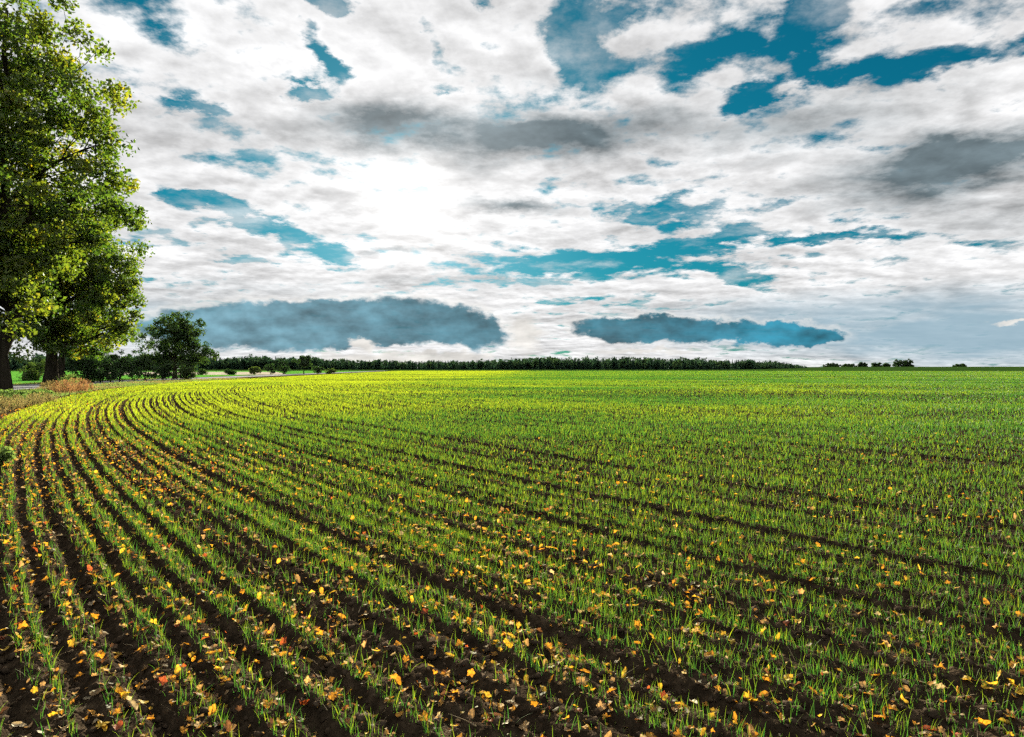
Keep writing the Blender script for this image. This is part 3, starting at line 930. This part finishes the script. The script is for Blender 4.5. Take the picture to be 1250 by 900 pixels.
make_tree('oak_tree', 'round-crowned dark green oak standing alone beyond the shrubs', 'tree', at(214, 108), 8.2, 0.34,
          [((0, 0, 6.6), (5.4, 5.0, 3.2)), ((0.4, 0, 8.4), (4.2, 3.8, 2.2)), ((2.8, 0, 4.4), (3.7, 3.4, 2.2)), ((-2.6, 0, 4.2), (3.4, 3.0, 2.3)), ((0, 0, 3.0), (4.2, 4.0, 1.8))],
          210, 80, 0.30, 0.85, M_DARKLEAF, 0.52, 21, limbs=11, patch=0.14)

SHR = 'dark shrubs between the big trees and the oak'
shrubs = [  # px, D, half width m, height m, tint, label
    (100, 76, 2.3, 3.4, 0.10, 'dark dense shrub under the yellowish tree, first of the hedge shrubs from the left'),
    (124, 80, 1.9, 2.6, 0.30, 'low rounded shrub between the dark shrub and the taller ones to its right'),
    (146, 84, 2.0, 3.9, 0.22, 'tall narrow dark shrub below the lowest hanging foliage of the big tree'),
    (176, 92, 2.0, 3.5, 0.40, 'brownish green shrub touching the left side of the oak'),
    (198, 98, 1.9, 2.6, 0.25, 'low shrub hiding the foot of the oak trunk'),
    (226, 101, 1.6, 2.2, 0.62, 'lighter green small shrub at the right foot of the oak'),
    (162, 118, 3.2, 5.0, 0.15, 'dark bushy tree standing behind the shrubs left of the oak'),
    (118, 112, 3.4, 5.6, 0.15, 'dark bushy tree behind the shrubs under the big trees'),
    (48, 96, 2.4, 2.8, 0.75, 'olive bush across the road between the two thick trunks'),
    (36, 92, 1.0, 1.3, 1.0, 'small pale green bush across the road beside the olive bush'),
]
for q, (px, D, hw, hh, t0, lab) in enumerate(shrubs):
    make_tree('shrub', lab, 'shrub', at(px, D), hh * 0.8, 0.06, [((0, 0, hh * 0.45), (hw, hw, hh * 0.5)), ((0.2, 0, hh * 0.72), (hw * 0.65, hw * 0.65, hh * 0.3))],
              46, 60, 0.20, 0.55, M_DARKLEAF, t0, 40 + q, limbs=6, group=SHR if q < 6 else None, patch=0.12, stems=3, part_trunk='stems')

COP = 'bushes along the far left edge of the field'
far_b = [  # px, D, half width m, height m, tint, label
    (246, 176, 1.3, 1.3, 0.6, 'low green bush at the near corner of the pale stubble'),
    (281, 178, 1.6, 1.5, 0.3, 'low dark bush in front of the middle of the pale stubble'),
    (311, 186, 1.6, 2.3, 0.95, 'brownish bush at the right end of the pale stubble'),
    (330, 192, 2.4, 3.3, 0.2, 'dark bush to the left of the copse with the round tree'),
    (346, 196, 2.2, 4.0, 0.1, 'middle dark bush of the copse beside the round tree'),
    (388, 205, 2.0, 2.4, 0.35, 'low bush tailing off to the right of the round tree'),
    (404, 220, 2.2, 1.6, 0.8, 'low pale green bush at the end of the copse'),
]
for q, (px, D, hw, hh, t0, lab) in enumerate(far_b):
    make_tree('bush', lab, 'bush', at(px, D), hh * 0.8, 0.07, [((0, 0, hh * 0.5), (hw, hw, hh * 0.5))], 34, 34, 0.32, 0.6, M_DARKLEAF, t0, 60 + q, limbs=5, group=COP, patch=0.10, stems=3, part_trunk='stems')
make_tree('small_tree', 'small round-headed dark tree rising over the copse bushes', 'tree', at(371, 200), 4.6, 0.16, [((0, 0, 3.7), (3.2, 3.0, 1.9)), ((0, 0, 4.6), (2.1, 2.0, 1.2))], 60, 45, 0.36, 0.75, M_DARKLEAF, 0.25, 70, limbs=8, patch=0.1)

HZ = 'lone trees on the right-hand skyline'
hz = [  # px, width px, height px, label
    (1016, 22, 4.0, 'low strip of bushes on the skyline, just right of the forest end'),
    (1036, 18, 3.4, 'small flat bush on the skyline between the forest end and the paired trees'),
    (1053, 12, 5.0, 'small round tree on the skyline, left of a pair'),
    (1070, 13, 5.0, 'small round tree on the skyline, right of a pair'),
    (1082, 9, 4.2, 'tiny tree on the skyline just left of the big dark clump'),
    (1099, 17, 9.5, 'tallest dark tree on the skyline, left half of the big clump'),
    (1109, 13, 9.2, 'dark tree on the skyline, right half of the big clump'),
    (1172, 16, 3.0, 'faint low bush on the skyline far to the right'),
]
for q, (px, wpx, hpx, lab) in enumerate(hz):
    D = 1230.0
    u = D / FPX
    hw = wpx * u / 2; hh = hpx * u + 1.2
    make_tree('distant_tree', lab, 'tree', at(px, D), hh * 0.8, 0.3, [((0, 0, hh * 0.46), (hw, hw * 0.8, hh * 0.52)), ((0, 0, hh * 0.16), (hw * 1.15, hw, hh * 0.2))], 80, 44, 1.6, 1.9, M_DARKLEAF, 0.2, 90 + q, limbs=6, group=HZ, patch=0.08)


# ------------------------------------------------------------------ the far forest: one dark mass
def forest(name, label, px0, px1, n, d0, d1, top, seed, conifer=0.5):
    g = np.random.default_rng(seed)
    Vs, Fs, Ts, off = [], [], [], 0
    def push(V, F, T):
        nonlocal off
        Vs.append(V); Fs.append(F + off); Ts.append(T); off += len(V)
    for _ in range(n):
        px = g.uniform(px0, px1); D = d0 + (d1 - d0) * g.random() ** 1.4
        x_, y_ = at(px, D)
        ytop = np.interp(px, top[0], top[1])
        H = ((HY - ytop) / FPX * D + 1.7) * g.uniform(0.55, 1.02) * (0.86 + 0.22 * float(vnoise(np.array([px]), np.array([0.0]), 16.0, seed)[0]))
        if H < 2: continue
        t0 = g.uniform(0, 1)
        if g.random() < conifer:
            Rb = H * g.uniform(0.15, 0.25); tiers = 8
            P = []
            for k in range(tiers):
                f = k / tiers
                zc = H * (0.10 + 0.90 * f)
                rr = Rb * (1 - f) ** 0.8 + 0.15
                m = 7
                a = g.random() * 6.28 + np.arange(m) * 6.283 / m + g.normal(0, 0.2, m)
                r2 = rr * g.uniform(0.65, 1.25, m)
                w2 = 0.55 * rr + 0.15
                tip = np.stack([np.cos(a) * r2, np.sin(a) * r2, np.full(m, zc - 0.03 * H)], 1)
                s1 = np.stack([-np.sin(a) * w2, np.cos(a) * w2, np.full(m, zc + 0.075 * H)], 1) * np.array([1, 1, 1])
                s2 = np.stack([np.sin(a) * w2, -np.cos(a) * w2, np.full(m, zc + 0.075 * H)], 1)
                P.append(np.stack([tip, s1, s2], 1))
            P.append(np.array([[[0.25, 0, H * 0.88], [-0.25, 0.1, H * 0.88], [0, 0, H * 1.03]]]))
            V = np.concatenate(P).reshape(-1, 3) + np.array([x_, y_, 0])
            push(V, np.arange(len(V)).reshape(-1, 3), np.clip(np.full(len(V), t0 * 0.6) + g.normal(0, 0.05, len(V)), 0, 1))
        else:
            Wd = H * g.uniform(0.28, 0.42)
            c = in_envelope(9, [((0, 0, H * 0.58), (Wd, Wd, H * 0.42))], g) + np.array([x_, y_, 0])
            V, F, T = leaf_cloud(c, H * 0.16, 13, H * 0.13, g, np.full(9, 0.4 + 0.6 * t0))
            push(V, F, T)
        # bole
        V, F = tube([(x_, y_, 0), (x_, y_, H * 0.7)], [0.25, 0.08], 3)
        push(V, np.concatenate([F[:, [0, 1, 2]], F[:, [0, 2, 3]]]), np.zeros(len(V)))
    # undergrowth along the wood's edge
    m = int((px1 - px0) * 0.8)
    pxs = g.uniform(px0, px1, m); Ds = g.uniform(d0 - 4, d0 + 30, m)
    ok_ = np.interp(pxs, top[0], top[1]) < 447
    c = np.stack([(pxs - CX) / FPX * Ds, Ds, g.uniform(0.8, 4.5, m)], 1)[ok_]
    V, F, T = leaf_cloud(c, 3.2, 14, 1.9, g, np.full(len(c), 0.3))
    push(V, F, T)
    o = mesh_obj(name, np.concatenate(Vs), np.concatenate(Fs), M_CONIFER, tint=np.concatenate(Ts))
    return tag(o, label, 'forest', kind='stuff')


forest('forest', 'long dark forest along the horizon behind the field', 225, 985, 2600, 880, 1080,
       ([225, 260, 300, 350, 400, 450, 520, 560, 600, 640, 690, 740, 800, 850, 900, 940, 965, 985], [431, 432, 433, 433.5, 435, 437, 438.5, 438, 438, 436, 433.5, 434.5, 435, 436, 437.5, 438.5, 441, 446]), 5)
forest('woodland', 'dark wood beyond the meadow, seen between the two thick trunks', -120, 240, 420, 560, 700,
       ([-120, 60, 240], [429, 430, 432]), 6, conifer=0.45)

# ------------------------------------------------------------------ weeds on the verge
def weed(name, label, px, D, hw, hh, t0, kind, seed, n=150):
    g = np.random.default_rng(seed)
    x0, y0 = at(px, D)
    z0 = 0.04
    root = empty(name, (x0, y0, z0))
    a = g.random(n) * 6.283; r = hw * np.sqrt(g.random(n)) * 0.8
    L = hh * (0.5 + 0.5 * g.random(n)) * (1 - 0.35 * (r / hw) ** 2)
    V, F, T = blades(r * np.cos(a), r * np.sin(a), np.full(n, -0.02), L, np.full(n, 0.022), a, np.abs(g.normal(0.12, 0.12, n)), np.abs(g.normal(0.1, 0.15, n)), g.random(n) * 6.283, 4,
                     np.clip(t0 + g.normal(0, 0.06, n), t0 - 0.12, t0 + 0.12))
    mesh_obj('stems', V, F, M_WEED, tint=np.clip(T, 0, 1), parent=root)
    m = 40
    a = g.random(m) * 6.283; r = hw * np.sqrt(g.random(m)) * 0.85
    zc = hh * (0.15 + 0.75 * g.random(m)) * (1 - 0.3 * (r / hw) ** 2)
    c = np.stack([r * np.cos(a), r * np.sin(a), zc], 1)
    V, F, T = leaf_cloud(c, 0.16, 16, kind, g, np.full(m, t0), jitter=0.05)
    mesh_obj('leaves', V, F, M_WEED, tint=np.clip(T, t0 - 0.13, t0 + 0.13), parent=root)
    tag(root, label, 'weed', 'weeds on the verge')
    return root


weeds = [
    (16, 36, 1.0, 0.6, 0.16, 0.10, 'green nettle clump at the foot of the leftmost thick trunk'),
    (36, 39, 0.9, 0.5, 0.20, 0.10, 'green weed clump in front of the road between the two thick trunks'),
    (50, 40, 0.7, 0.45, 0.15, 0.10, 'smaller green weed clump left of the dry russet weeds'),
    (52, 34, 0.9, 0.5, 0.50, 0.06, 'straw-coloured dry weed clump in front of the green weeds'),
    (28, 31, 1.0, 0.5, 0.46, 0.06, 'low tan dry weed clump near the left edge at the side of the rows'),
    (8, 29, 0.8, 0.45, 0.55, 0.06, 'low tan dry weed clump at the very left edge beside the rows'),
    (66, 47, 1.0, 0.95, 0.56, 0.07, 'tall buff dry weed clump at the foot of the second thick trunk'),
    (78, 46, 0.9, 1.0, 0.84, 0.07, 'russet dry weed clump right of the second thick trunk'),
    (92, 49, 1.0, 1.15, 0.90, 0.07, 'tallest russet weed clump at the corner of the verge'),
    (103, 51, 0.7, 0.85, 0.74, 0.07, 'dark russet weed clump, the outermost towards the bright crop'),
    (84, 52, 0.7, 1.5, 0.25, 0.08, 'yellow-green weed rising behind the russet weeds'),
]
for q, (px, D, hw, hh, t0, ls, lab) in enumerate(weeds):
    weed('weed_clump', lab, px, D, hw, hh, t0, ls, 300 + q)
weed('broadleaf_weed', 'broad-leaved green weed at the left edge among the rows', 3, 12.2, 0.13, 0.17, 0.2, 0.07, 350, n=22)

# short grass of the verge and of the strip beyond the road
x, y = [], []
g = np.random.default_rng(17)
th = g.uniform(R(181), R(216), 26000); rr = REDGE + np.where(g.random(26000) < 0.8, g.uniform(0.2, 6.1, 26000), g.uniform(12.5, 15.5, 26000))
x = RC[0] + rr * np.cos(th); y = RC[1] + rr * np.sin(th)
D = np.hypot(x, y); ok = (y > 14)
x, y, D = x[ok], y[ok], D[ok]; n = len(x)
V, F, T = blades(x, y, np.full(n, 0.035), 0.05 + 0.16 * g.random(n) * vnoise(x, y, 1.5, 91) * 2, np.maximum(0.012, 0.0008 * D), g.random(n) * 6.283, np.abs(g.normal(0, 0.3, n)), np.abs(g.normal(0, 0.3, n)), g.random(n) * 6.283, 2,
                 np.clip(np.where(vnoise(x, y, 2.5, 92) > 0.52, 0.22, 0.5) + g.normal(0, 0.08, n), 0, 1))
tag(mesh_obj('verge_grass', V, F, M_WEED, tint=T), 'rough dry and green grass along the verge by the trees', 'grass', kind='stuff')
